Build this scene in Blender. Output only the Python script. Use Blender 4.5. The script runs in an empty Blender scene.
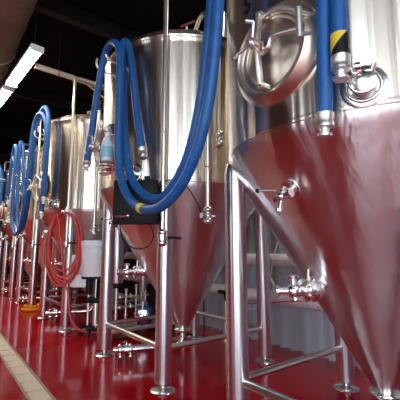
import bpy, bmesh, math, random
from mathutils import Vector, Matrix
random.seed(4)
S = 1.1                      # metres per modelling unit (the eye height)
PI = math.pi
C = bpy.context.scene.collection

# ---------------------------------------------------------------- materials
def mat(name, col, rough=.5, metal=0., **k):
    m = bpy.data.materials.new(name); m.use_nodes = True
    nt = m.node_tree; b = nt.nodes['Principled BSDF']
    b.inputs['Base Color'].default_value = (*col, 1)
    b.inputs['Roughness'].default_value = rough
    b.inputs['Metallic'].default_value = metal
    if name.startswith('black_'): b.inputs['Specular IOR Level'].default_value = .2
    if 'emit' in k:
        b.inputs['Emission Color'].default_value = (*k.get('ecol', col), 1)
        b.inputs['Emission Strength'].default_value = k['emit']
    if 'coat' in k: b.inputs['Coat Weight'].default_value = k['coat']; b.inputs['Coat Roughness'].default_value = .06
    if 'trans' in k: b.inputs['Transmission Weight'].default_value = k['trans']
    return m

def add_noise(m, scale, amount, c2=None, stretch=(1, 1, 1), bump=0., rough=None, dist=.02, coord='Object'):
    nt = m.node_tree; b = nt.nodes['Principled BSDF']; N = nt.nodes.new
    tc = N('ShaderNodeTexCoord'); mp = N('ShaderNodeMapping'); mp.inputs['Scale'].default_value = stretch
    nz = N('ShaderNodeTexNoise'); nz.inputs['Scale'].default_value = scale; nz.inputs['Detail'].default_value = 5
    nt.links.new(tc.outputs[coord], mp.inputs[0]); nt.links.new(mp.outputs[0], nz.inputs['Vector'])
    if c2:
        mx = N('ShaderNodeMix'); mx.data_type = 'RGBA'
        mx.inputs[6].default_value = b.inputs['Base Color'].default_value
        mx.inputs[7].default_value = (*c2, 1)
        rr = N('ShaderNodeMapRange'); rr.inputs[1].default_value = .5 - .25/amount; rr.inputs[2].default_value = .5 + .25/amount
        nt.links.new(nz.outputs['Fac'], rr.inputs[0])
        nt.links.new(rr.outputs[0], mx.inputs[0]); nt.links.new(mx.outputs[2], b.inputs['Base Color'])
    if rough:
        r = N('ShaderNodeMapRange'); r.inputs[3].default_value = rough[0]; r.inputs[4].default_value = rough[1]
        r.inputs[1].default_value = .3; r.inputs[2].default_value = .7
        nt.links.new(nz.outputs['Fac'], r.inputs[0]); nt.links.new(r.outputs[0], b.inputs['Roughness'])
    if bump:
        bp = N('ShaderNodeBump'); bp.inputs['Strength'].default_value = bump; bp.inputs['Distance'].default_value = dist
        nt.links.new(nz.outputs['Fac'], bp.inputs['Height']); nt.links.new(bp.outputs[0], b.inputs['Normal'])
    return m

def brushed(name, col, rough, aniso, wobble=0., axis='Z'):
    """brushed stainless: grain runs round the vessel, so highlights stretch along its height"""
    m = mat(name, col, rough, 1.); nt = m.node_tree; b = nt.nodes['Principled BSDF']; N = nt.nodes.new
    b.inputs['Anisotropic'].default_value = aniso
    tg = N('ShaderNodeTangent'); tg.direction_type = 'RADIAL'; tg.axis = axis
    nt.links.new(tg.outputs[0], b.inputs['Tangent'])
    tc = N('ShaderNodeTexCoord')
    b.inputs['Anisotropic Rotation'].default_value = .25
    if wobble:
        mp2 = N('ShaderNodeMapping'); mp2.inputs['Scale'].default_value = (1, 1, .07)
        n2 = N('ShaderNodeTexNoise'); n2.inputs['Scale'].default_value = 3.2; n2.inputs['Detail'].default_value = 2
        nt.links.new(tc.outputs['Object'], mp2.inputs[0]); nt.links.new(mp2.outputs[0], n2.inputs['Vector'])
        mp3 = N('ShaderNodeMapping'); mp3.inputs['Scale'].default_value = (1, 1, .03)
        n3 = N('ShaderNodeTexNoise'); n3.inputs['Scale'].default_value = 16; n3.inputs['Detail'].default_value = 2
        nt.links.new(tc.outputs['Object'], mp3.inputs[0]); nt.links.new(mp3.outputs[0], n3.inputs['Vector'])
        b3 = N('ShaderNodeBump'); b3.inputs['Strength'].default_value = wobble; b3.inputs['Distance'].default_value = .012
        nt.links.new(n3.outputs['Fac'], b3.inputs['Height'])
        bp = N('ShaderNodeBump'); bp.inputs['Strength'].default_value = wobble; bp.inputs['Distance'].default_value = .05
        nt.links.new(b3.outputs[0], bp.inputs['Normal'])
        nt.links.new(n2.outputs['Fac'], bp.inputs['Height']); nt.links.new(bp.outputs[0], b.inputs['Normal'])
    return m

STEEL = brushed('brushed_vessel_steel', (.84, .75, .65), .27, .9, .24)
CONE = brushed('brushed_cone_steel', (.80, .77, .78), .29, .88, .34)
PIPE = brushed('brushed_pipe_steel', (.84, .87, .92), .36, .85)
BRIGHT = mat('polished_steel', (.88, .87, .85), .22, 1.)
DOORM = mat('matte_door_steel', (.66, .56, .47), .36, 1.)
SATIN = mat('satin_steel', (.86, .83, .79), .40, 1.)
STAND = mat('thin_pipe_steel', (.88, .82, .74), .34, 1.)
BAR = brushed('bar_steel', (.72, .70, .67), .28, 0.)
BLUE = add_noise(mat('blue_rubber_hose', (.003, .075, .29), .5), 14, 1.2, (.010, .115, .35), bump=.15, dist=.004)
BLACK = mat('black_plastic', (.008, .008, .009), .5)
RUBBER = mat('black_rubber', (.015, .015, .016), .6)
YELLOW = mat('yellow_tape', (.75, .55, .02), .5)
RED_HOSE = mat('red_rubber_hose', (.62, .06, .05), .45)
ORANGE = mat('orange_hose', (.85, .22, .01), .45)
WHITE_P = mat('white_plastic', (.88, .90, .92), .35)
WHITE_PIPE = add_noise(mat('white_pipe_lagging', (.92, .90, .92), .5), 6, 1, (.84, .82, .84))
DUCTM = add_noise(mat('duct_metal', (.26, .19, .15), .45, .35), 5, 1, (.20, .15, .12))
MOTOR = mat('blue_motor_paint', (.01, .13, .33), .35)
DARK = mat('dark_beam', (.006, .005, .004), .7)
LED = mat('led_diffuser', (1, .95, .85), .5, emit=55., ecol=(1, .90, .74))
BEIGE = mat('painted_pipe', (.42, .36, .30), .5)
LABELM = mat('pale_blue_label', (.25, .50, .65), .4)
BOTTLE = mat('milky_bottle_plastic', (.60, .72, .78), .3)
LEVER = mat('red_brown_lever', (.16, .03, .02), .5)
GREEN = mat('yellow_green_tag', (.45, .5, .03), .5)
INK = mat('black_lettering', (.01, .01, .01), .5)
TAN = add_noise(mat('tan_fibreglass_cover', (.82, .70, .54), .55), 60, 1.5, (.70, .58, .44), bump=.4, dist=.003)
KERB = mat('steel_channel_edge', (.33, .24, .2), .4, .3)

# floor: glossy red epoxy with worn variation
FLOOR = mat('red_epoxy_floor', (.34, .0015, .007), .12)
FLOOR.node_tree.nodes['Principled BSDF'].inputs['Specular IOR Level'].default_value = .32
add_noise(FLOOR, 1.6, 1.4, (.38, .003, .010), rough=(.07, .19), bump=.05, dist=.008)
CEIL = mat('black_ceiling', (.002, .0018, .0016), .9)
WALLD = add_noise(mat('dark_wall', (.13, .09, .06), .8), 2, 1, (.09, .065, .045))  # on the aisle wall this darker tone stands for its unlit stretch
WALLT = add_noise(mat('lit_tan_wall', (.62, .50, .38), .7), 2, 1, (.55, .44, .33))  # lighter tone for the same wall's far stretch, warm light put into the colour
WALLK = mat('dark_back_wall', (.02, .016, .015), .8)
WALLC = mat('corrugated_white_metal', (.50, .54, .60), .4, .3)

# ---------------------------------------------------------------- mesh helpers (all in units; multiplied by S when linked)
def bx(bm, c, s, rz=0, rot=None):
    M = Matrix.Translation(c) @ (rot.to_4x4() if rot else Matrix.Rotation(rz, 4, 'Z')) @ Matrix.Diagonal((*s, 1))
    r = bmesh.ops.create_cube(bm, size=1, matrix=M)
    if min(s) > .008:
        es = list({e for v in r['verts'] for e in v.link_edges})
        bmesh.ops.bevel(bm, geom=es, offset=min(s)*.12, segments=2, affect='EDGES', profile=.5)

def lathe(bm, prof, origin=(0, 0, 0), axis=(0, 0, 1), n=32, a0=0, a1=2*PI):
    """prof: (radius, distance along axis) pairs"""
    ax = Vector(axis).normalized(); q = Vector((0, 0, 1)).rotation_difference(ax).to_matrix()
    o = Vector(origin); rings = []
    full = abs(a1-a0-2*PI) < 1e-6; k = n if full else n+1
    for r, h in prof:
        if r < 1e-6: rings.append([bm.verts.new(o+q@Vector((0, 0, h)))])
        else: rings.append([bm.verts.new(o+q@Vector((r*math.cos(a0+(a1-a0)*i/n), r*math.sin(a0+(a1-a0)*i/n), h))) for i in range(k)])
    for A, B in zip(rings, rings[1:]):
        for i in range(n):
            j = (i+1) % k
            if len(A) == 1 and len(B) == 1: continue
            if len(A) == 1: f = [A[0], B[j], B[i]]
            elif len(B) == 1: f = [A[i], A[j], B[0]]
            else: f = [A[i], A[j], B[j], B[i]]
            try: bm.faces.new(f)
            except ValueError: pass
    for R_ in (rings[0], rings[-1]):
        if len(R_) > 2 and full:
            try: bm.faces.new(R_)
            except ValueError: pass

def cyl(bm, a, b, r, n=20, r2=None):
    a, b = Vector(a), Vector(b); L = (b-a).length; r2 = r if r2 is None else r2; e = min(r, L)*.08
    lathe(bm, [(r-e, 0), (r, e), (r2, L-e), (r2-e, L)], a, b-a, n)

def smooth_pts(P, sub=8, closed=False):
    P = [Vector(p) for p in P]; out = []; n = len(P)
    for i in range(n if closed else n-1):
        if closed: p0, p1, p2, p3 = P[i-1], P[i], P[(i+1) % n], P[(i+2) % n]
        else: p0, p1, p2, p3 = P[max(i-1, 0)], P[i], P[i+1], P[min(i+2, n-1)]
        for k in range(sub):
            t = k/sub
            out.append(.5*((2*p1)+(-p0+p2)*t+(2*p0-5*p1+4*p2-p3)*t*t+(-p0+3*p1-3*p2+p3)*t**3))
    if not closed: out.append(P[-1])
    return out

def tube(bm, pts, r, n=12, sub=8, closed=False, straight=False):
    P = [Vector(p) for p in pts] if straight else smooth_pts(pts, sub, closed)
    m = len(P); rings = []; N = None
    for i, p in enumerate(P):
        if closed: t = (P[(i+1) % m]-P[i-1]).normalized()
        else: t = (P[min(i+1, m-1)]-P[max(i-1, 0)]).normalized()
        if N is None: N = t.orthogonal().normalized()
        N = (N-t*N.dot(t)).normalized(); B = t.cross(N)
        rings.append([bm.verts.new(p+r*(math.cos(2*PI*k/n)*N+math.sin(2*PI*k/n)*B)) for k in range(n)])
    rng = range(m if closed else m-1)
    for i in rng:
        A, B_ = rings[i], rings[(i+1) % m]
        for k in range(n):
            j = (k+1) % n; bm.faces.new([A[k], A[j], B_[j], B_[k]])
    if not closed:
        bm.faces.new(rings[0]); bm.faces.new(rings[-1])

def ring(bm, c, axis, R, r, n=36, m=10):
    ax = Vector(axis).normalized(); u = ax.orthogonal().normalized(); w = ax.cross(u); c = Vector(c)
    tube(bm, [c+R*(math.cos(2*PI*i/n)*u+math.sin(2*PI*i/n)*w) for i in range(n)], r, m, closed=True, straight=True)

def obj(name, bm, m, parent=None, label=None, cat=None, group=None, kind=None, origin=None, off=(0, 0, 0)):
    """ONE mesh object. With a parent the coordinates are the thing's own; origin shifts the mesh's own origin."""
    bmesh.ops.recalc_face_normals(bm, faces=bm.faces)
    o0 = Vector(origin) if origin else Vector((0, 0, 0))
    for v in bm.verts: v.co = (v.co-o0)*S
    me = bpy.data.meshes.new(name); bm.to_mesh(me); bm.free()
    for p in me.polygons: p.use_smooth = True
    try: me.set_sharp_from_angle(angle=math.radians(38))
    except Exception: pass
    me.materials.append(m)
    o = bpy.data.objects.new(name, me); C.objects.link(o)
    o.location = (o0+Vector(off))*S
    if parent: o.parent = parent
    tagp(o, label, cat, group, kind)
    return o

def tagp(o, label=None, cat=None, group=None, kind=None):
    if label: o['label'] = label
    if cat: o['category'] = cat
    if group: o['group'] = group
    if kind: o['kind'] = kind
    return o

def thing(name, loc, label, cat, group=None, rz=0):
    o = bpy.data.objects.new(name, None); C.objects.link(o)
    o.location = Vector(loc)*S; o.rotation_euler.z = rz; o.empty_display_size = .1
    return tagp(o, label, cat, group)

def part(name, m, parent, fn, label=None, origin=None, **k):
    bm = bmesh.new(); fn(bm); return obj(name, bm, m, parent, label, origin=origin, **k)

def one(name, m, fn, label, cat, group=None, origin=(0, 0, 0), kind=None):
    bm = bmesh.new(); fn(bm); return obj(name, bm, m, None, label, cat, group, kind, origin)

kids = {}
def copy_tree(o, parent=None):
    c = o.copy(); C.objects.link(c); c.parent = parent
    for ch in [x for x in list(bpy.data.objects) if x.parent == o]: copy_tree(ch, c)
    return c

# ---------------------------------------------------------------- the room
X0, X1, Y0, Y1, H = -3.6, 2.98, -4.5, 13.2, 4.3
def struct(name, m, fn): return one(name, m, fn, None, None, kind='structure')
def flat(name, m, c, s):
    bm = bmesh.new(); bmesh.ops.create_cube(bm, size=1, matrix=Matrix.Translation(c) @ Matrix.Diagonal((*s, 1)))
    return obj(name, bm, m, kind='structure')
def floor_fn(bm):
    for xa, xb in ((X0, .600), (.752, X1+.15)):
        bmesh.ops.create_cube(bm, size=1, matrix=Matrix.Translation(((xa+xb)/2, (Y0+Y1)/2, -.05)) @ Matrix.Diagonal((xb-xa, Y1-Y0, .1, 1)))
    bmesh.ops.create_cube(bm, size=1, matrix=Matrix.Translation((.676, (Y0+Y1)/2, -.095)) @ Matrix.Diagonal((.152, Y1-Y0, .02, 1)))
struct('floor', FLOOR, floor_fn)
flat('ceiling', CEIL, ((X0+X1)/2, (Y0+Y1)/2, H+.05), (X1-X0+.4, Y1-Y0+.4, .1))
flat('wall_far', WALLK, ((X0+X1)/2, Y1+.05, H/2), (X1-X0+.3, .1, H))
def corr(bm):
    n = int((Y1-Y0)/.025); prev = None
    prof = [0, 0, .03, .03]                           # box-rib cladding, one rib every .14
    Y = Y0; pts = []
    while Y < 3.85:
        pts += [(Y, 0), (Y+.070, 0), (Y+.085, -.045), (Y+.125, -.045)]; Y += .14
    for y, dx in pts:
        a = bm.verts.new((X1+dx+.03, y, 0)); b = bm.verts.new((X1+dx+.03, y, H))
        if prev: bm.faces.new([prev[0], a, b, prev[1]])
        prev = (a, b)
    r = bmesh.ops.extrude_face_region(bm, geom=list(bm.faces))
    bmesh.ops.translate(bm, verts=[v for v in r['geom'] if isinstance(v, bmesh.types.BMVert)], vec=(.05, 0, 0))
struct('wall_back', WALLC, corr)
flat('wall_back_far', WALLK, (X1+.07, (3.82+Y1)/2, H/2), (.1, Y1-3.82, H))  # near black in place of cladding, deep shade behind the tanks put into the colour
# aisle-side wall and the wall behind the viewer, each with a tall open loading doorway
D1, D2, W1 = (-3.9, -.6), (-3.4, -.3), (1.5, 2.2)
def wall_left(bm):
    for ya, yb, za, zb in ((Y0, D1[0], 0, H), (D1[0], D1[1], 3.9, H), (D1[1], W1[0], 0, H), (W1[0], W1[1], 0, 1.1), (W1[0], W1[1], 2.6, H), (W1[1], 6.4, 0, H)):
        bmesh.ops.create_cube(bm, size=1, matrix=Matrix.Translation((X0-.05, (ya+yb)/2, (za+zb)/2)) @ Matrix.Diagonal((.1, yb-ya, zb-za, 1)))
struct('wall_left', WALLD, wall_left)
flat('wall_left_far', WALLT, (X0-.05, (6.4+Y1)/2, H/2), (.1, Y1-6.4, H))
def wall_near(bm):
    for xa, xb, za, zb in ((X0, D2[0], 0, H), (D2[0], D2[1], 4.15, H), (D2[1], X1, 0, H)):
        bmesh.ops.create_cube(bm, size=1, matrix=Matrix.Translation(((xa+xb)/2, Y0-.05, (za+zb)/2)) @ Matrix.Diagonal((xb-xa, .1, zb-za, 1)))
struct('wall_near', WALLD, wall_near)
def wframe(bm):
    m_ = sum(W1)/2; w_ = W1[1]-W1[0]
    for y in (W1[0], m_, W1[1]): bx(bm, (X0, y, 1.85), (.1, .05, 1.5))
    for z in (1.1, 2.6): bx(bm, (X0, m_, z), (.1, w_, .05))
struct('window_1', WHITE_P, wframe)
def dframe(bm):
    for y in D1: bx(bm, (X0, y, 1.95), (.14, .06, 3.9))
    bx(bm, (X0, -2.85, 1.95), (.12, .28, 3.9)); bx(bm, (X0, -1.45, 1.95), (.1, .07, 3.9))  # wide post added out of view for the grey streak it reflects on the steel
    bx(bm, (X0, sum(D1)/2, 3.9), (.14, D1[1]-D1[0], .06))
struct('door_1', KERB, dframe)
def dframe2(bm):
    for x in D2: bx(bm, (x, Y0, 2.07), (.06, .14, 4.14))
    bx(bm, (sum(D2)/2, Y0, 4.15), (D2[1]-D2[0], .14, .06))
struct('door_2', KERB, dframe2)
# yard outside the doors
flat('ground', mat('yard_concrete', (.45, .44, .42), .8), (-7.6, -4, -.12), (16, 18, .1))
def edges(bm):
    for x in (.606, .746): bx(bm, (x, (Y0+Y1)/2, -.004), (.014, Y1-Y0, .012))
struct('trim_1', KERB, edges)

# drain covers, one by one along the trench
def cover(bm):
    bx(bm, (0, 0, -.012), (.130, .182, .012))
    for i in range(9): bx(bm, (0, -.080+.020*i, -.005), (.118, .016, .006))
cov = one('drain_cover', TAN, cover, 'tan slotted cover in the straight trench drain set in the red floor', 'drain cover', 'tan covers of the trench drain')
cov.location = Vector((.676, 2.30, 0))*S
for i in range(1, 46):
    c = cov.copy(); C.objects.link(c); c.location = Vector((.676, 2.30+.213*i, 0))*S

# ---------------------------------------------------------------- fermentation tank
RT, ZS, ZT = .80, 1.52, 2.735
T = {1: .94, 2: 2.80, 3: 5.13, 4: 7.00, 5: 8.85, 6: 10.85}
def clamp(bm, c, axis, r):
    """tri-clamp joint: two ferrules, band and wing nut"""
    ax = Vector(axis).normalized(); c = Vector(c); s = ax.orthogonal().normalized()
    lathe(bm, [(r, -.022), (r*1.5, -.012), (r*1.6, -.004), (r*1.6, .004), (r*1.5, .012), (r, .022)], c, ax, 20)
    cyl(bm, c+s*r*1.4, c+s*(r*2.3), .007, 8); lathe(bm, [(0, -.012), (.012, -.008), (.012, .008), (0, .012)], c+s*r*2.3, ax, 8)

def make_tank():
    t = thing('fermentation_tank', (0, 0, 0), None, 'tank')
    def shell(bm):
        lathe(bm, [(RT-.004, ZS), (RT, ZS+.006), (RT+.0015, ZS+.014), (RT, ZS+.022), (RT, ZS+.03), (RT, ZT-.05), (RT, ZT-.02), (RT+.004, ZT-.014), (RT+.004, ZT)], n=128)
    part('cylinder_wall', STEEL, t, shell)
    def cone(bm):
        lathe(bm, [(RT-.001, ZS), (RT-.004, ZS-.012), (RT-.014, ZS-.035), (RT-.014-.0122, ZS-.055), (.097, .355), (.085, .335), (.062, .295), (.055, .27)], n=128)
    part('cone', CONE, t, cone)
    def dome(bm):
        pr = [(RT, ZT-.01), (RT+.010, ZT), (RT+.012, ZT+.015), (RT, ZT+.032)]
        for i in range(1, 13):
            a = i/12*PI/2; pr.append((RT*math.cos(a)*.99, ZT+.03+.2*math.sin(a)))
        pr[-1] = (0, ZT+.23)
        lathe(bm, pr, n=96)
    part('top_dome', STEEL, t, dome)
    part('top_port', BRIGHT, t, lambda bm: (cyl(bm, (-.1, 0, 2.99), (-.1, 0, 3.12), .07), clamp(bm, (-.1, 0, 3.13), (0, 0, 1), .07)))
    # legs, each with its levelling foot
    for sx in (-1, 1):
        for sy in (-1, 1):
            x, y = .54*sx, .54*sy
            def leg(bm): lathe(bm, [(0, 1.53), (.035, 1.525), (.054, 1.50), (.062, 1.45), (.062, .065), (.057, .058), (0, .058)], (x, y, 0), n=36)
            L = part('leg', PIPE, t, leg, origin=(x, y, 0))
            def foot(bm): lathe(bm, [(0, 0), (.088, 0), (.09, .006), (.080, .014), (.03, .022), (.018, .026), (.018, .060), (0, .060)], n=28)
            part('foot', BRIGHT, L, foot)
    # braces of the leg frame
    zb = .29
    for a, b in (((-.54, -.54), (-.54, .54)), ((-.54, -.54), (.54, -.54)), ((.54, .54), (-.54, .54)), ((.54, .54), (.54, -.54))):
        a3, b3 = Vector((*a, zb)), Vector((*b, zb)); d = (b3-a3).normalized()*.05
        part('brace', BAR, t, lambda bm: cyl(bm, a3+d, b3-d, .022))
    # manway on the aisle side, turned to -X
    mz = 1.868
    def neck(bm):
        lathe(bm, [(.232, .0), (.232, .024), (.222, .036), (.205, .056), (.196, .064), (.188, .064), (.181, .056), (.176, .034), (.173, .0)], (-RT+.02, 0, mz), (-1, 0, 0), 64)
    mw = part('manway', DOORM, t, neck)
    part('manway_seal', SATIN, mw, lambda bm: ring(bm, (-RT-.022, 0, mz), (1, 0, 0), .174, .005, 64))
    def door(bm):
        lathe(bm, [(0, .040), (.05, .038), (.12, .028), (.150, .016), (.158, .022), (.170, .022), (.171, .010), (0, .004)], (-RT+.0, 0, mz), (-1, 0, 0), 64)
    dr = part('manway_door', DOORM, t, door)
    def yoke(bm):
        for s in (-1, 1):
            a = Vector((-RT-.078, .012, mz+.165*s)); b = Vector((-RT-.108, .0, mz+.005*s)); d = b-a
            q = d.to_track_quat('Z', 'Y').to_matrix(); bx(bm, (a+b)/2, (.014, .046, d.length), rot=q)
            bx(bm, (-RT-.060, .012, mz+.168*s), (.05, .034, .022))
    part('clamp_arm', SATIN, dr, yoke)
    def wheel(bm):
        h = Vector((-RT-.140, 0, mz))
        cyl(bm, (-RT-.05, 0, mz), (-RT-.165, 0, mz), .012); lathe(bm, [(.0, 0), (.024, .002), (.026, .02), (.022, .036), (0, .038)], (-RT-.115, 0, mz), (-1, 0, 0), 20)
        for a in (75, 195, 315):
            a = math.radians(a); e = h+Vector((-.012, .085*math.sin(a+.5), .085*math.cos(a+.5))); cyl(bm, h, e, .007)
            cyl(bm, e+Vector((.0, 0, -.0)), e+Vector((-.02, .028*math.sin(a+2.0), .028*math.cos(a+2.0))), .008)
    part('hand_wheel', SATIN, dr, wheel)
    def hinge(bm):
        cyl(bm, (-RT-.070, -.188, mz-.045), (-RT-.070, -.188, mz+.085), .014)
        tube(bm, [(-RT-.070, -.188, mz+.070), (-RT-.085, -.12, mz+.125), (-RT-.085, -.06, mz+.14), (-RT-.07, .0, mz+.15)], .009)
        tube(bm, [(-RT-.070, -.188, mz-.005), (-RT-.095, -.11, mz+.005), (-RT-.10, -.07, mz+.005), (-RT-.10, -.05, mz-.03), (-RT-.09, -.01, mz-.035)], .009)
        for z in (.01, .10): cyl(bm, (-RT-.070, -.188, mz+z-.03), (-RT-.0, -.215, mz+z-.03), .009)
    part('hinge', SATIN, dr, hinge)
    # round port plate with clamp and small valve, low on the wall
    ph = math.radians(206); d = Vector((math.cos(ph), math.sin(ph), 0)); pc = d*RT+Vector((0, 0, 1.60))
    def port(bm):
        lathe(bm, [(0, -.006), (.082, -.006), (.082, .008), (.074, .012), (.060, .012), (.058, .008), (0, .008)], pc, d, 40)
        ring(bm, pc+d*.014, d, .060, .007, 40)
        cyl(bm, pc, pc+d*.05, .030); lathe(bm, [(.03, .05), (.044, .056), (.044, .066), (.03, .072), (0, .074)], pc, d, 24)
    pp = part('round_port', BRIGHT, t, port)
    s = Vector((-d.y, d.x, 0))
    def pclamp(bm):
        a = pc+d*.06
        tube(bm, [a-s*.045+Vector((0, 0, -.01)), a-s*.03+Vector((0, 0, -.035)), a+Vector((0, 0, -.045)), a+s*.03+Vector((0, 0, -.035)), a+s*.045+Vector((0, 0, -.01))], .007)
        cyl(bm, a+Vector((0, 0, .03))+s*.03, a+Vector((0, 0, .03))-s*.03, .012)
        for q in (-1, 1):
            cyl(bm, a+s*.03*q+Vector((0, 0, .03)), a+s*.04*q+d*.01+Vector((0, 0, .052)), .009)
            lathe(bm, [(0, -.013), (.016, -.01), (.016, .01), (0, .013)], a-s*.045+s*.03*q+d*.02+Vector((0, 0, .045)), s, 12)
    part('port_clamp', BRIGHT, pp, pclamp)
    # sampling cock on the cone
    def cone_pt(z, deg):
        r = .085+(z-.335)*(RT-.014-.085)/(ZS-.035-.335); a = math.radians(deg)
        n = Vector((math.cos(a)*.86, math.sin(a)*.86, -.51)).normalized()
        return Vector((r*math.cos(a), r*math.sin(a), z)), n
    p, n = cone_pt(1.275, 176)
    def cock(bm):
        lathe(bm, [(0, -.02), (.05, -.02), (.05, .004), (.02, .008), (.016, .03), (.028, .036), (.028, .048), (.016, .054), (.016, .075), (0, .076)], p, n, 24)
        b = p+n*.075; sph(bm, b, .024)
        cyl(bm, b+Vector((0, .04, -.01)), b+Vector((0, -.045, .01)), .014); cyl(bm, b, b+Vector((-.015, 0, -.055)), .010)
        lathe(bm, [(0, 0), (.022, .001), (.022, .012), (0, .013)], b+Vector((0, -.045, .01)), (0, -1, .2), 16)
        lathe(bm, [(0, 0), (.018, .001), (.018, .012), (0, .013)], b+Vector((-.015, 0, -.055)), (0, 0, -1), 16)
        cyl(bm, b, b+Vector((.0, -.02, .045)), .008)
    ck = part('sampling_cock', BRIGHT, t, cock)
    b = p+n*.075
    part('handle', SATIN, ck, lambda bm: cyl(bm, b+Vector((-.01, .02, .03)), b+Vector((-.04, .095, .035)), .005))
    part('handle_knob', BLACK, ck, lambda bm: sph(bm, b+Vector((-.043, .103, .036)), .011), label='black ball knob')
    # racking valve lower on the cone
    p2, n2 = cone_pt(.80, 158)
    dd = Vector((-.93, .16, .0)).normalized()
    def rack(bm):
        lathe(bm, [(.042, -.05), (.042, .03), (.062, .036), (.062, .050), (.044, .056), (.040, .085), (.056, .09), (.056, .102), (.030, .108), (.028, .15)], p2, dd, 28)
        b2 = p2+dd*.17; sph(bm, b2, .036)
        cyl(bm, b2, b2+Vector((-.05, .05, .0)), .022); lathe(bm, [(0, 0), (.034, .001), (.034, .012), (.02, .016), (0, .018)], b2+Vector((-.05, .05, 0)), (-.7, .7, 0), 20)
        cyl(bm, b2, b2+Vector((0, 0, .06)), .016); lathe(bm, [(0, 0), (.028, .001), (.03, .012), (.014, .02), (0, .022)], b2+Vector((0, 0, .06)), (0, 0, 1), 20)
        cyl(bm, b2, b2+Vector((0, -.01, -.045)), .014)
    rk = part('racking_valve', BRIGHT, t, rack)
    def rackh(bm):
        q = p2+dd*.075
        cyl(bm, q, q+Vector((0, -.01, .105)), .007); cyl(bm, q+Vector((0, 0, .03)), q+Vector((0, -.06, .045)), .006)
    part('handle', SATIN, rk, rackh)
    # bottom outlet
    def outlet(bm):
        clamp(bm, (0, 0, .262), (0, 0, 1), .05)
        tube(bm, [(0, 0, .25), (0, 0, .17), (-.03, .015, .125), (-.09, .04, .115), (-.2, .085, .115), (-.42, .18, .115)], .029)
    ou = part('bottom_outlet', BRIGHT, t, outlet)
    def ovalve(bm):
        ax = Vector((-.92, .4, 0)).normalized(); c = Vector((-.44, .19, .115))
        clamp(bm, c, ax, .03); lathe(bm, [(.028, 0), (.045, .02), (.045, .05), (.028, .07)], c, ax, 20); clamp(bm, c+ax*.09, ax, .03)
        cyl(bm, c+ax*.09, c+ax*.15, .024); tube(bm, [c+ax*.035, c+ax*.035+Vector((0, 0, .06)), c+ax*.06+Vector((-.03, -.05, .075))], .007)
    part('outlet_valve', BRIGHT, ou, ovalve)
    # thin standing pipes beside the wall
    def spray_pipe(bm):
        tube(bm, [(-.60, -.60, 1.10), (-.60, -.60, 2.5), (-.60, -.60, 3.22), (-.595, -.60, 3.29), (-.56, -.60, 3.325), (-.48, -.60, 3.33), (-.10, -.58, 3.33), (.05, -.54, 3.31), (.10, -.50, 3.22), (.10, -.48, 2.88)], .019, sub=6)
    sp = part('spray_pipe', STAND, t, spray_pipe)
    def spv(bm):
        clamp(bm, (-.60, -.60, 1.13), (0, 0, 1), .02); lathe(bm, [(.018, 0), (.032, .01), (.032, .05), (.018, .06)], (-.60, -.60, 1.06), n=16)
        clamp(bm, (-.60, -.60, 1.05), (0, 0, 1), .02); cyl(bm, (-.60, -.60, 1.09), (-.57, -.635, 1.09), .014)
    sv = part('pipe_valve', BRIGHT, sp, spv)
    for z in (1.9, 2.70): part('pipe_bracket', SATIN, sp, lambda bm: (cyl(bm, (-.60, -.60, z), (-.55, -.55, z), .008), ring(bm, (-.60, -.60, z), (0, 0, 1), .02, .006, 16, 6)))
    part('valve_handle', BLACK, sp, lambda bm: tube(bm, [(-.57, -.635, 1.09), (-.54, -.66, 1.09), (-.50, -.70, 1.085)], .010), label='black lever handle')
    def gas(bm):
        a = math.radians(-112); x, y = .85*math.cos(a), .85*math.sin(a)
        tube(bm, [(x, y, 1.30), (x, y, 2.70), (x*.99, y*.99, 2.85), (x*.9, y*.9, 2.98), (x*.7, y*.7, 3.04), (x*.5, y*.5, 3.0), (x*.5, y*.5, 2.92)], .020)
        cyl(bm, (x, y, 1.63), (x*.93, y*.93, 1.63), .008); ring(bm, (x, y, 1.63), (0, 0, 1), .025, .006, 18, 6)
    g = part('blow_off_pipe', STAND, t, gas)
    def gv(bm):
        a = math.radians(-112); x, y = .85*math.cos(a), .85*math.sin(a)
        clamp(bm, (x, y, 1.30), (0, 0, 1), .024); cyl(bm, (x, y, 1.30), (x, y, 1.22), .022); clamp(bm, (x, y, 1.215), (0, 0, 1), .024)
        cyl(bm, (x-.06, y-.01, 1.255), (x+.06, y+.01, 1.255), .011); sph(bm, (x, y, 1.255), .028)
        for q in (-1, 1): lathe(bm, [(0, 0), (.020, .001), (.020, .010), (0, .011)], (x+q*.055, y, 1.255), (q, 0, 0), 14)
    part('pipe_valve', BRIGHT, g, gv)
    def prv(bm):
        a = math.radians(-105); x, y = .835*math.cos(a), .835*math.sin(a)
        tube(bm, [(x, y, 1.93), (x, y, 2.6), (x*.99, y*.99, 2.8), (x*.85, y*.85, 2.95), (x*.7, y*.7, 2.95)], .013)
        clamp(bm, (x, y, 1.91), (0, 0, 1), .018); sph(bm, (x, y, 1.87), .024); cyl(bm, (x-.04, y, 1.87), (x+.035, y, 1.865), .011); clamp(bm, (x, y, 1.83), (0, 0, 1), .02)
        cyl(bm, (x, y, 1.87), (x*.95, y*.95, 1.87), .012); cyl(bm, (x, y, 1.87), (x+.02, y-.02, 1.93), .006)
    part('relief_pipe', STAND, t, prv)
    for y in (-.22, -.02):
        def hook(bm):
            tube(bm, [(-RT+.01, y, 2.55), (-RT-.08, y, 2.56), (-RT-.13, y, 2.58), (-RT-.145, y, 2.62), (-RT-.14, y, 2.66)], .009)
        part('hose_hook', SATIN, t, hook)
    part('top_valve', SATIN, t, lambda bm: cyl(bm, (-.08, -.15, 2.95), (-.08, -.15, 3.26), .012))
    part('lever', LEVER, t, lambda bm: cyl(bm, (-.14, -.14, 3.24), (0.0, -.18, 3.34), .012), 'red-brown lever')
    return t

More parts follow.
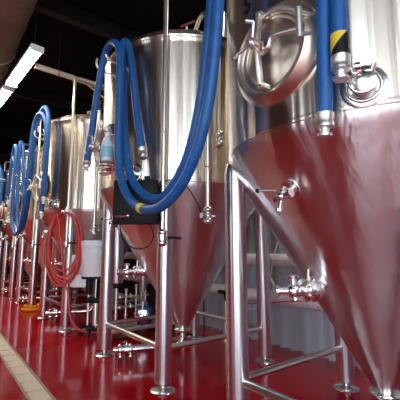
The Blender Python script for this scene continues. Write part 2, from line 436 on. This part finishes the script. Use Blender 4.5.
def sph(bm, c, r): bmesh.ops.create_uvsphere(bm, u_segments=16, v_segments=10, radius=r, matrix=Matrix.Translation(c))

tank = make_tank()
labs = {1: 'huge stainless conical tank with a round manway facing the aisle and lettering above it',
        2: 'stainless conical tank behind the long blue hose loop, black box on its front leg',
        3: 'stainless conical tank with a coiled red hose hanging on its front leg',
        4: 'stainless conical tank with an orange hose ring at its foot, fourth in the row',
        5: 'stainless conical tank fifth in the row, narrow sliver beside the blue hose loop',
        6: 'stainless conical tank at the far dark end of the row'}
tanks = {}
for i in range(1, 7):
    o = tank if i == 1 else copy_tree(tank)
    o.location = Vector((1.94, T[i], 0))*S
    o['label'] = labs[i]; o['group'] = 'fermentation tanks in the row'
    tanks[i] = o
# lettering above the manway of the big tank
cu = bpy.data.curves.new('lettering', 'FONT'); cu.body = 'S'; cu.size = .12*S; cu.extrude = .0015; cu.offset = .0018
tmp = bpy.data.objects.new('tmp', cu); C.objects.link(tmp)
me = bpy.data.meshes.new_from_object(tmp.evaluated_get(bpy.context.evaluated_depsgraph_get()))
bpy.data.objects.remove(tmp); me.materials.append(INK)
lt = bpy.data.objects.new('lettering', me); C.objects.link(lt); lt.parent = tanks[1]
a = math.radians(166)
lt.matrix_local = Matrix.Translation(Vector((math.cos(a)*(RT+.002), math.sin(a)*(RT+.002)+.01, 2.190))*S) @ Matrix.Rotation(a+PI/2, 4, 'Z') @ Matrix.Rotation(PI/2, 4, 'X')

# ---------------------------------------------------------------- blue hoses
def sc(p, X):
    k = X/p[0]; return (X, p[1]*k, 1+(p[2]-1)*k)
HR = .0285
H1 = [(1.10, .683, 1.445), (1.10, .670, 1.70), (1.10, .653, 2.2), (1.09, .66, 2.62), (1.06, .74, 2.84), (1.03, .88, 2.90), (1.01, 1.03, 2.80), (1.0, 1.12, 2.55),
      (1.0, 1.15, 2.204), (1.0, 1.191, 1.909), (1.0, 1.246, 1.674), (1.0, 1.327, 1.492), (1.0, 1.456, 1.34), (1.0, 1.652, 1.244), (1.0, 1.874, 1.248),
      (1.0, 2.072, 1.34), (1.0, 2.207, 1.497), (1.0, 2.265, 1.712), (1.0, 2.285, 2.10), (1.0, 2.295, 2.422), (1.0, 2.342, 2.56), (1.0, 2.465, 2.645), (1.0, 2.605, 2.607),
      (1.0, 2.728, 2.348), (1.0, 2.828, 2.022), (1.0, 2.925, 1.72)]
H2 = [(1.10, .608, 1.635), (1.10, .604, 1.80), (1.10, .595, 2.2), (1.10, .60, 2.70), (1.08, .70, 2.94), (1.07, .90, 2.98), (1.07, 1.12, 2.90), (1.07, 1.25, 2.65),
      (1.07, 1.288, 2.324), (1.07, 1.332, 2.057), (1.07, 1.393, 1.769), (1.07, 1.483, 1.541), (1.07, 1.598, 1.403), (1.07, 1.757, 1.316), (1.07, 1.942, 1.337), (1.07, 2.146, 1.46),
      (1.07, 2.268, 1.65), (1.07, 2.342, 1.979), (1.07, 2.398, 2.40), (1.07, 2.415, 2.60), (1.09, 2.42, 2.67), (1.12, 2.40, 2.62), sc((1.07, 2.20, 2.25), 1.13), sc((1.07, 2.15, 2.03), 1.15), sc((1.07, 2.094, 1.84), 1.16), sc((1.07, 2.023, 1.64), 1.17)]
def end_fit(bm, p, q):
    p, q = Vector(p), Vector(q); d = (p-q).normalized()
    lathe(bm, [(HR, -.055), (HR+.005, -.05), (HR+.005, -.022), (HR+.002, -.018), (HR+.005, -.014), (HR+.005, .0), (.018, .006), (.016, .02), (.027, .026), (.027, .036), (0, .038)], p, d, 22)
def hose_thing(pts, label, group, tape=None, wrap=None):
    o = Vector((pts[0][0], pts[0][1], 0))
    bm = bmesh.new(); tube(bm, pts, HR, 14)
    t = obj('blue_hose', bm, BLUE, None, label, 'hose', group, origin=o)
    for a, b in ((0, 1), (-1, -2)):
        P = [Vector(x)-o for x in (pts[a], pts[b])]
        part('hose_fitting', SATIN, t, lambda bm: end_fit(bm, P[0], P[1]), 'silver crimped end fitting')
    if tape is not None:
        P = smooth_pts(pts); a, b = P[tape]-o, P[tape+2]-o
        part('tape_band', YELLOW, t, lambda bm: cyl(bm, a, a+(b-a).normalized()*.045, HR+.003, 18), 'yellow tape band')
    if wrap:
        a = Vector(pts[0])-o; d = (Vector(pts[1])-Vector(pts[0])).normalized()
        part('warning_tag', BLACK, t, lambda bm: cyl(bm, a+d*.045, a+d*.135, HR+.002, 18), 'black tag wrapped round the hose end')
        bm = bmesh.new(); q = d.to_track_quat('Z', 'X').to_matrix(); n = 18
        A = a+d*.052; cols = []
        for i in range(n+1):                      # yellow triangle wrapped on the aisle side of the tag
            w = math.radians(140+i*6.5); rr = HR+.0045
            base = Vector((math.cos(w)*rr, math.sin(w)*rr, 0)); hgt = .076*(1-i/n)
            cols.append((bm.verts.new(A+base+d*.08), bm.verts.new(A+base+d*(.0799-hgt))))
        for u, v in zip(cols, cols[1:]):
            bm.faces.new([u[0], v[0], v[1], u[1]])
        r = bmesh.ops.extrude_face_region(bm, geom=list(bm.faces))
        bmesh.ops.translate(bm, verts=[v for v in r['geom'] if isinstance(v, bmesh.types.BMVert)], vec=(-.001, -.001, 0))
        obj('triangle_mark', bm, YELLOW, t, 'yellow triangle on the black tag')
    return t
g = 'blue hoses draped between the tanks'
h1 = hose_thing(H1, 'blue hose with yellow tape, hanging from the big tank in a low loop', g, tape=14*8)
h2 = hose_thing(H2, 'blue hose with a black and yellow tag at its end, inner strand of the loop', g, wrap=True)
DY = 4.19
def moved(pts, k0):                                  # the same drape one pair further on, its far hook higher
    n = len(pts); out = []
    for i, p in enumerate(pts):
        up_ = .26*max(0, min(1, (i-k0)/3)) if i < n-6 else .26*max(0, (n-1-i)/6)
        out.append((p[0], p[1]+DY, p[2]+up_))
    return out
h3 = hose_thing(moved(H1, 16), 'blue hose looped between the third and fourth tanks, outer strand', g)
h4 = hose_thing(moved(H2, 15), 'blue hose looped between the third and fourth tanks, inner strand next to the steel', g)
h5 = copy_tree(h3); h5.location = h3.location+Vector((0, 3.85, 0))*S; h5['label'] = 'blue hose hanging on the fifth tank at the far end'

# ---------------------------------------------------------------- things on the tanks
# black control box clamped to the front leg of the second tank
cb = thing('control_box', (1.19, 2.34, 1.19), 'black box strapped to the front leg of the second tank behind the blue hoses', 'control box', rz=math.radians(50))
part('housing', BLACK, cb, lambda bm: bx(bm, (0, 0, .165), (.11, .33, .33)))
part('lid', BLACK, cb, lambda bm: bx(bm, (-.062, 0, .165), (.016, .29, .29)))
for y in (.05, -.08): part('cable_gland', RUBBER, cb, lambda bm: cyl(bm, (0, y, .32), (0, y, .365), .022))
part('tap_fitting', BRIGHT, cb, lambda bm: (cyl(bm, (-.07, .13, .055), (-.11, .03, .055), .011), sph(bm, (-.11, .03, .055), .016)), 'small silver fitting')
part('cable', RUBBER, cb, lambda bm: tube(bm, [(0, -.10, .01), (-.02, -.14, -.08), (0, -.10, -.16), (.02, 0, -.18), (.0, .09, -.12), (0, .12, 0)], .0045))
part('cable', RUBBER, cb, lambda bm: tube(bm, [(0, -.165, .26), (-.02, -.24, .33), (-.05, -.36, .30), (.0, -.46, .16), (.10, -.50, .04)], .0045))
part('bracket', SATIN, cb, lambda bm: bx(bm, (.085, -.02, .165), (.07, .12, .04)))

# spray bottle hooked on the manway of the second tank
sb = thing('spray_bottle', (1.025, 2.54, 1.685), 'milky plastic spray bottle with white trigger and pale blue label, hooked at the manway', 'bottle', rz=math.radians(-35))
part('bottle', BOTTLE, sb, lambda bm: lathe(bm, [(0, 0), (.040, .002), (.045, .012), (.045, .13), (.038, .165), (.018, .20), (.015, .215), (0, .216)], n=24))
part('label_band', LABELM, sb, lambda bm: lathe(bm, [(.0456, .03), (.0462, .034), (.0462, .115), (.0456, .119)], n=24), 'pale blue label')
def trig(bm):
    cyl(bm, (0, 0, .205), (0, 0, .235), .022); bx(bm, (0, -.005, .255), (.026, .095, .034)); bx(bm, (0, .055, .262), (.018, .03, .018))
    tube(bm, [(0, .035, .245), (0, .055, .215), (0, .045, .18)], .008)
part('trigger_head', WHITE_P, sb, trig, 'white trigger head')
hk = thing('wire_shelf_ring', (1.03, 2.56, 1.60), 'small steel wire ring holder below the spray bottle on the second tank', 'holder')
part('ring', BRIGHT, hk, lambda bm: (ring(bm, (0, 0, .06), (0, .0, 1), .055, .006), ring(bm, (0, 0, .0), (0, 0, 1), .05, .005)))
part('arm', SATIN, hk, lambda bm: (tube(bm, [(.055, 0, .06), (.12, .0, .06), (.22, .0, .06)], .007), *[cyl(bm, (.05*math.cos(k*2.1), .05*math.sin(k*2.1), 0), (.054*math.cos(k*2.1), .054*math.sin(k*2.1), .06), .003, 6) for k in range(3)]))
part('tray', SATIN, hk, lambda bm: lathe(bm, [(0, .0), (.048, .0), (.048, .006), (0, .006)], (0, 0, .0), n=24))

# red hose coil on the third tank's front leg
c0 = Vector((1.34, 4.48, 0)); R3 = Vector((.80, -.60, 0)); F3 = Vector((-.6, -.8, 0))
pts = []
for k in range(6):
    for i in range(12):
        t_ = (k+i/12); a_ = 2*PI*i/12; w = .205+.022*math.sin(k*2.3); hgt = .40+.045*math.sin(k*1.7+1)
        pts.append(c0+R3*(w*math.sin(a_)+.012*math.sin(3*k)-.01)+F3*(.03+.018*k)+Vector((0, 0, 1.46-hgt+hgt*math.cos(a_))))
pts += [c0+R3*.03+F3*.12+Vector((0, 0, .66)), c0+R3*.09+F3*.12+Vector((0, 0, .48)), c0+R3*.12+F3*.14+Vector((0, 0, .26)), c0+R3*.20+F3*.12+Vector((0, 0, .09)),
        c0+R3*.36+F3*.05+Vector((0, 0, .022)), c0+R3*.52+F3*-.02+Vector((0, 0, .022)), c0+R3*.60+F3*-.1+Vector((0, 0, .022))]
bm = bmesh.new(); tube(bm, [p-c0 for p in pts], .0125, 10, sub=4)
rh = obj('red_hose', bm, RED_HOSE, None, 'red rubber hose coiled on a hook of the third tank, tail on the floor', 'hose', off=c0)
hkk = part('spigot', BRIGHT, rh, lambda bm: (cyl(bm, F3*-.02+Vector((0, 0, 1.45)), F3*.17+Vector((0, 0, 1.45)), .015), sph(bm, F3*.18+Vector((0, 0, 1.46)), .028), cyl(bm, F3*.10+Vector((0, 0, 1.45)), F3*.10+Vector((0, 0, 1.53)), .012)), 'steel peg that carries the coil')

# white box, bucket and wheeled pump stand between second and third tank
wb = thing('switch_box', (1.53, 4.42, .55), 'off-white metal switch box on the third tank leg beside the white bucket', 'switch box', rz=math.radians(-38))
part('housing', WHITE_P, wb, lambda bm: bx(bm, (0.03, 0, .19), (.13, .26, .40)) if False else bx(bm, (0, 0.0, .19), (.26, .13, .40)))
part('panel', SATIN, wb, lambda bm: bx(bm, (0.0, -.068, .235), (.20, .01, .18)), 'grey face panel')
part('bracket', SATIN, wb, lambda bm: bx(bm, (-.14, .02, .2), (.06, .04, .05)))
st = thing('pump_stand', (1.62, 4.22, 0), 'black wheeled pump stand under the white bucket', 'pump stand', rz=math.radians(-38))
part('post', SATIN, st, lambda bm: (cyl(bm, (.02, 0, .07), (.02, 0, .66), .032), cyl(bm, (-.08, .02, .07), (-.08, .02, .66), .014)), 'steel post')
part('base', BLACK, st, lambda bm: (bx(bm, (0, 0, .085), (.34, .06, .03)), bx(bm, (0, 0, .085), (.06, .34, .03))))
part('platform', BLACK, st, lambda bm: bx(bm, (0, 0, .67), (.26, .24, .03)))
def pm(bm):
    cyl(bm, (.08, -.02, .42), (.08, -.02, .65), .055); cyl(bm, (-.06, -.04, .47), (-.06, -.04, .65), .04); bx(bm, (.02, -.03, .40), (.2, .1, .06))
    for k in range(5): ring(bm, (.08, -.02, .45+.04*k), (0, 0, 1), .057, .005, 18, 6)
part('pump_body', BLACK, st, pm)
for x, y in ((.15, 0), (-.15, 0), (0, .15), (0, -.15)):
    part('caster', RUBBER, st, lambda bm: (lathe(bm, [(.012, -.012), (.032, -.012), (.036, -.008), (.036, .008), (.032, .012), (.012, .012)], (x, y, .036), (1, 0, 0), 20), cyl(bm, (x, y, .04), (x, y, .085), .01)))
bk = thing('bucket', (1.60, 4.20, .686), 'white plastic bucket standing on the black wheeled pump stand', 'bucket')
part('body', WHITE_P, bk, lambda bm: lathe(bm, [(0, 0), (.150, .0), (.154, .01), (.166, .34), (.172, .345), (.174, .365), (.168, .37), (.174, .375), (.175, .40), (.172, .425), (.165, .427), (.160, .35), (.146, .02), (0, .018)], n=48))
part('handle', SATIN, bk, lambda bm: tube(bm, [(-.13, -.115, .38), (-.12, -.15, .30), (-.03, -.20, .23), (.08, -.19, .23), (.15, -.12, .30), (.13, -.115, .38)], .003), 'thin wire handle')

# filter housing, blue pump and manifold on a skid behind the second tank
sk = thing('pump_skid', (2.10, 3.98, 0), 'low steel skid frame with pipe manifold on the floor behind the second tank', 'skid')
def deck(bm):
    bx(bm, (0, 0, .115), (.95, .42, .02))
    for y in (-.2, .2): bx(bm, (0, y, .10), (.97, .03, .05))
part('deck', SATIN, sk, deck)
for x in (-.44, .44):
    for y in (-.18, .18): part('leg', SATIN, sk, lambda bm: bx(bm, (x, y, .04), (.03, .03, .08)))
def manif(bm):
    for z in (.30, .42):
        cyl(bm, (-.42, .12, z), (.20, .12, z), .014)
        for x in (-.35, -.2, -.05, .1): clamp(bm, (x, .12, z), (1, 0, 0), .016)
    for x, z in ((-.40, .62), (-.25, .45), (-.12, .50), (.02, .55), (.15, .46)):
        cyl(bm, (x, .12, .12), (x, .12, z), .012); clamp(bm, (x, .12, .2), (0, 0, 1), .014); sph(bm, (x, .12, z), .022)
part('manifold', SATIN, sk, manif)
fh = thing('filter_housing', (1.83, 4.06, .125), 'tall steel filter canister with black base standing on the pump skid', 'filter')
part('canister', PIPE, fh, lambda bm: lathe(bm, [(0, .46), (.072, .46), (.078, .47), (.078, 1.10), (.07, 1.13), (.04, 1.15), (0, 1.152)], n=32))
part('collar', BLACK, fh, lambda bm: lathe(bm, [(0, .42), (.084, .42), (.088, .43), (.088, .47), (.08, .478), (0, .478)], n=32), 'black base collar')
part('stem', SATIN, fh, lambda bm: (cyl(bm, (0, 0, .0), (0, 0, .42), .018), cyl(bm, (-.07, 0, 0), (-.05, 0, .43), .012), lathe(bm, [(0, 0), (.08, .0), (.08, .01), (0, .012)], n=24)))
pu = thing('blue_pump', (2.115, 3.86, .125), 'small blue electric motor pump on the skid beside the second tank cone', 'pump', rz=math.radians(-38))
def mot(bm):
    lathe(bm, [(0, -.11), (.05, -.11), (.085, -.095), (.092, -.08), (.092, .08), (.085, .095), (.05, .11), (0, .11)], (0, 0, .115), (0, 1, 0), 32)
    for k in range(20):
        a = k*PI/10; bx(bm, (.094*math.cos(a), 0, .115+.094*math.sin(a)), (.014, .15, .005), rot=Matrix.Rotation(-a, 3, 'Y'))
part('motor', MOTOR, pu, mot)
part('terminal_box', MOTOR, pu, lambda bm: bx(bm, (0, 0, .225), (.08, .09, .05)))
part('base_foot', BLACK, pu, lambda bm: (bx(bm, (-.06, 0, .02), (.03, .14, .04)), bx(bm, (.06, 0, .02), (.03, .14, .04))))
part('pump_head', BRIGHT, pu, lambda bm: (lathe(bm, [(0, 0), (.07, 0), (.075, .01), (.075, .045), (.05, .055), (.02, .06), (.02, .10), (0, .10)], (0, -.11, .115), (0, -1, 0), 28), cyl(bm, (0, -.135, .18), (0, -.135, .27), .018)), 'round steel pump head')

# orange hose ring round the foot of the fourth tank's leg
one('orange_hose', ORANGE, lambda bm: (ring(bm, (0, 0, .028), (0, 0, 1), .15, .026, 36), ring(bm, (.01, .01, .070), (.03, 0, 1), .135, .024, 36)), 'orange hose ring lying on the red floor round a tank leg', 'hose').location = Vector((1.42, 6.47, 0))*S

# pipes and cables on the corrugated wall
for z, r, lab in ((.90, .062, 'thick white lagged pipe along the corrugated wall, the upper one'), (.52, .064, 'thick white lagged pipe along the corrugated wall, the lower one near the floor')):
    w = thing('wall_pipe', (2.86, 0, z), lab, 'pipe', 'lagged pipes along the corrugated wall')
    part('lagging', WHITE_PIPE, w, lambda bm: cyl(bm, (0, -2.5, 0), (0, 9.0, 0), r, 28))
    for y in (-1, .8, 2.0, 3.1, 4.9, 6.6): part('pipe_band', SATIN, w, lambda bm: ring(bm, (0, y, 0), (0, 1, 0), r+.002, .005, 28, 6))
    for y in (-.8, 1.9, 4.6, 7.2): part('wall_bracket', SATIN, w, lambda bm: (bx(bm, (.075, y, 0), (.07, .03, .03)), ring(bm, (0, y, 0), (0, 1, 0), r+.004, .008, 28, 6)))
cc = []
for k in range(4):
    for i in range(10):
        a = 2*PI*i/10; cc.append((2.745-.008*k, 2.42+(.075+.010*math.sin(k*2))*math.sin(a), .62+(.085+.008*k)*math.cos(a)))
cc = [(2.93, 2.36, 1.45), (2.88, 2.35, 1.2), (2.76, 2.36, .96), (2.74, 2.38, .80)]+cc+[(2.74, 2.55, .45), (2.78, 2.75, .36), (2.88, 3.0, .34)]
bm = bmesh.new(); tube(bm, cc, .0055, 8, sub=4)
obj('white_cable', bm, WHITE_P, None, 'thin white cable coiled in front of the corrugated wall pipes', 'cable')
bm = bmesh.new(); tube(bm, [(2.7, 2.9, .42), (2.72, 2.5, .46), (2.68, 2.1, .53), (2.5, 1.6, .60), (2.3, 1.1, .64)], .007, 8)
obj('red_air_line', bm, RED_HOSE, None, 'thin red air line sagging past the corrugated wall toward the big tank', 'hose')
tg_ = thing('hanging_tag', (2.79, 2.83, .70), 'small yellow-green tag between the two white wall pipes', 'tag')
part('tag', GREEN, tg_, lambda bm: bx(bm, (0, 0, 0), (.01, .04, .10)))
part('cord', RUBBER, tg_, lambda bm: cyl(bm, (0, 0, .05), (.0, 0, .16), .003))
bv = thing('wall_valve', (2.80, 3.40, .86), 'blue-handled valve on the upper white wall pipe', 'valve')
part('valve_body', SATIN, bv, lambda bm: (cyl(bm, (.04, 0, .04), (-.02, 0, .12), .02), sph(bm, (-.02, 0, .12), .03)))
part('handle', BLUE, bv, lambda bm: bx(bm, (-.04, -.03, .14), (.02, .16, .025)), 'blue lever')
# small stainless drip pots and floor valves behind the second tank
for x, y, lab in ((2.60, 3.72, 'short steel standpipe on the floor just behind the second tank cone'), (2.72, 3.05, 'short steel standpipe on the floor close under the wall pipes')):
    sp_ = thing('standpipe', (x, y, 0), lab, 'standpipe')
    part('pipe', PIPE, sp_, lambda bm: cyl(bm, (0, 0, .02), (0, 0, .42), .042, 24))
    part('base_plate', BRIGHT, sp_, lambda bm: lathe(bm, [(0, 0), (.075, 0), (.075, .012), (.04, .02), (0, .02)], n=24))
    part('elbow', RUBBER, sp_, lambda bm: tube(bm, [(0, 0, .41), (0, 0, .47), (-.03, 0, .52), (-.1, .02, .53)], .022))

# ---------------------------------------------------------------- overhead
du = thing('air_duct', (.40, 0, 3.92), 'large dark round air duct running under the black ceiling', 'duct')
def duct(bm):
    pr = []; y = -4.3
    while y < 12.9: pr += [(.32, y), (.32, y+.40), (.327, y+.41), (.327, y+.43), (.32, y+.44)]; y += .45
    lathe(bm, pr, (0, 0, 0), (0, 1, 0), 64)
part('duct_tube', DUCTM, du, duct)
for y in (2.4, 5.4, 8.4, 11.4): part('hanger_strap', SATIN, du, lambda bm: (ring(bm, (0, y, 0), (0, 1, 0), .328, .010, 48, 6), cyl(bm, (0, y, .32), (0, y, .40), .008)))

LR = math.radians(4.2)
fix0 = None
def fixture():
    f = thing('ceiling_light', (0, 0, 0), None, 'light')
    part('housing', WHITE_P, f, lambda bm: bx(bm, (0, 0, .03), (.145, 1.17, .04)))
    def dif(bm): 
        n = 8; prev = None
        for i in range(n+1):
            a = PI*i/n; p = (.066*math.cos(a), -.030*math.sin(a)+.012)
            v = [bm.verts.new((p[0], y, p[1])) for y in (-.555, .555)]
            if prev: bm.faces.new([prev[0], v[0], v[1], prev[1]])
            else: first = v
            prev = v
        bm.faces.new([first[0], first[1], prev[1], prev[0]])
    part('diffuser', LED, f, dif, 'glowing warm white diffuser')
    for y in (-.575, .575): part('end_cap', WHITE_P, f, lambda bm: bx(bm, (0, y, .005), (.145, .025, .07)))
    for y in (-.45, .45): part('hanger', DARK, f, lambda bm: cyl(bm, (0, y, .05), (0, y, 1.0), .006))
    return f
f0 = fixture()
spots = [(.720, 4.66, 'glowing strip light hung under the duct, first one above the trench drain'), (.630, 5.98, 'glowing strip light hung under the duct, second one beyond the first'),
         (.54, 7.30, 'glowing strip light under the duct, third one down the aisle'), (.45, 8.62, 'glowing strip light under the duct, fourth one down the aisle'),
         (2.84, 1.85, 'unseen strip light added to brighten the corrugated wall and lagged pipes'), (-1.9, 8.0, 'unseen strip light added across the aisle to brighten the tan wall'), (-1.9, 10.4, 'glowing strip light of the second row across the aisle, at the deep end')]  # these three are added out of view, only to brighten the walls and pipes
for i, (x, y, lab) in enumerate(spots):
    o = f0 if i == 0 else copy_tree(f0)
    o.location = Vector((x, y, 3.30))*S; o.rotation_euler.z = LR if 0 < x < 2 else 0
    if x > 2: o.location.z = 3.75*S
    o['label'] = lab; o['group'] = 'strip lights under the ceiling'
op = thing('overhead_pipe', (.84, 4.60, 3.36), 'pale horizontal pipe crossing under the dark ceiling above the third tank', 'pipe')
part('pipe', BEIGE, op, lambda bm: cyl(bm, (0, 0, 0), (2.1, .12, 0), .036, 20))
for x in (.30, 1.8): part('hanger', DARK, op, lambda bm: (ring(bm, (x, .057*x, 0), (1, .06, 0), .040, .005, 20, 6), cyl(bm, (x, .057*x, .04), (x, .057*x, .92), .006)))
part('branch_pipe', BEIGE, op, lambda bm: tube(bm, [(.66, .03, -.02), (.85, .05, -.10), (1.1, .08, -.22), (1.3, .1, -.36)], .012))
for i, y in enumerate((1.5, 4.5, 7.5, 10.5)):
    o = one('ceiling_beam', DARK, lambda bm: (bx(bm, (0, 0, .0), (X1-X0, .12, .02)), bx(bm, (0, 0, .09), (X1-X0, .025, .18)), bx(bm, (0, 0, .18), (X1-X0, .12, .02))), 'dark steel beam crossing under the black ceiling', 'beam', 'dark beams under the ceiling')
    o['label'] = 'dark steel beam crossing under the black ceiling'
    o.location = Vector(((X0+X1)/2, y, H-.2))*S

# ---------------------------------------------------------------- daylight, camera
w = bpy.data.worlds.new('World'); bpy.context.scene.world = w; w.use_nodes = True
bg = w.node_tree.nodes['Background']; bg.inputs[0].default_value = (.80, .90, 1.0, 1); bg.inputs[1].default_value = 7.5
def portal(loc, sx, sy, rot):
    l = bpy.data.lights.new('door_portal', 'AREA'); l.shape = 'RECTANGLE'; l.size = sx*S; l.size_y = sy*S; l.cycles.is_portal = True
    o = bpy.data.objects.new('door_portal', l); C.objects.link(o); o.location = Vector(loc)*S; o.rotation_euler = rot
portal((X0-.02, sum(D1)/2, 1.95), 3.9, D1[1]-D1[0], (0, -PI/2, 0))
portal((X0-.02, sum(W1)/2, 1.85), 1.5, W1[1]-W1[0], (0, -PI/2, 0))
portal((sum(D2)/2, Y0-.02, 2.07), D2[1]-D2[0], 4.15, (PI/2, 0, 0))

cd = bpy.data.cameras.new('camera'); cam = bpy.data.objects.new('camera', cd); C.objects.link(cam)
cd.sensor_width = 36; cd.lens = 345/400*36; cd.clip_start = .02
cam.location = (0, 0, S)
cam.rotation_euler = (PI/2+math.atan(50/345), 0, -math.atan2(.609, .793))
bpy.context.scene.camera = cam
vs = bpy.context.scene.view_settings
vs.view_transform = 'Standard'; vs.look = 'None'; vs.gamma = 1; vs.use_curve_mapping = False; vs.exposure = 0.0
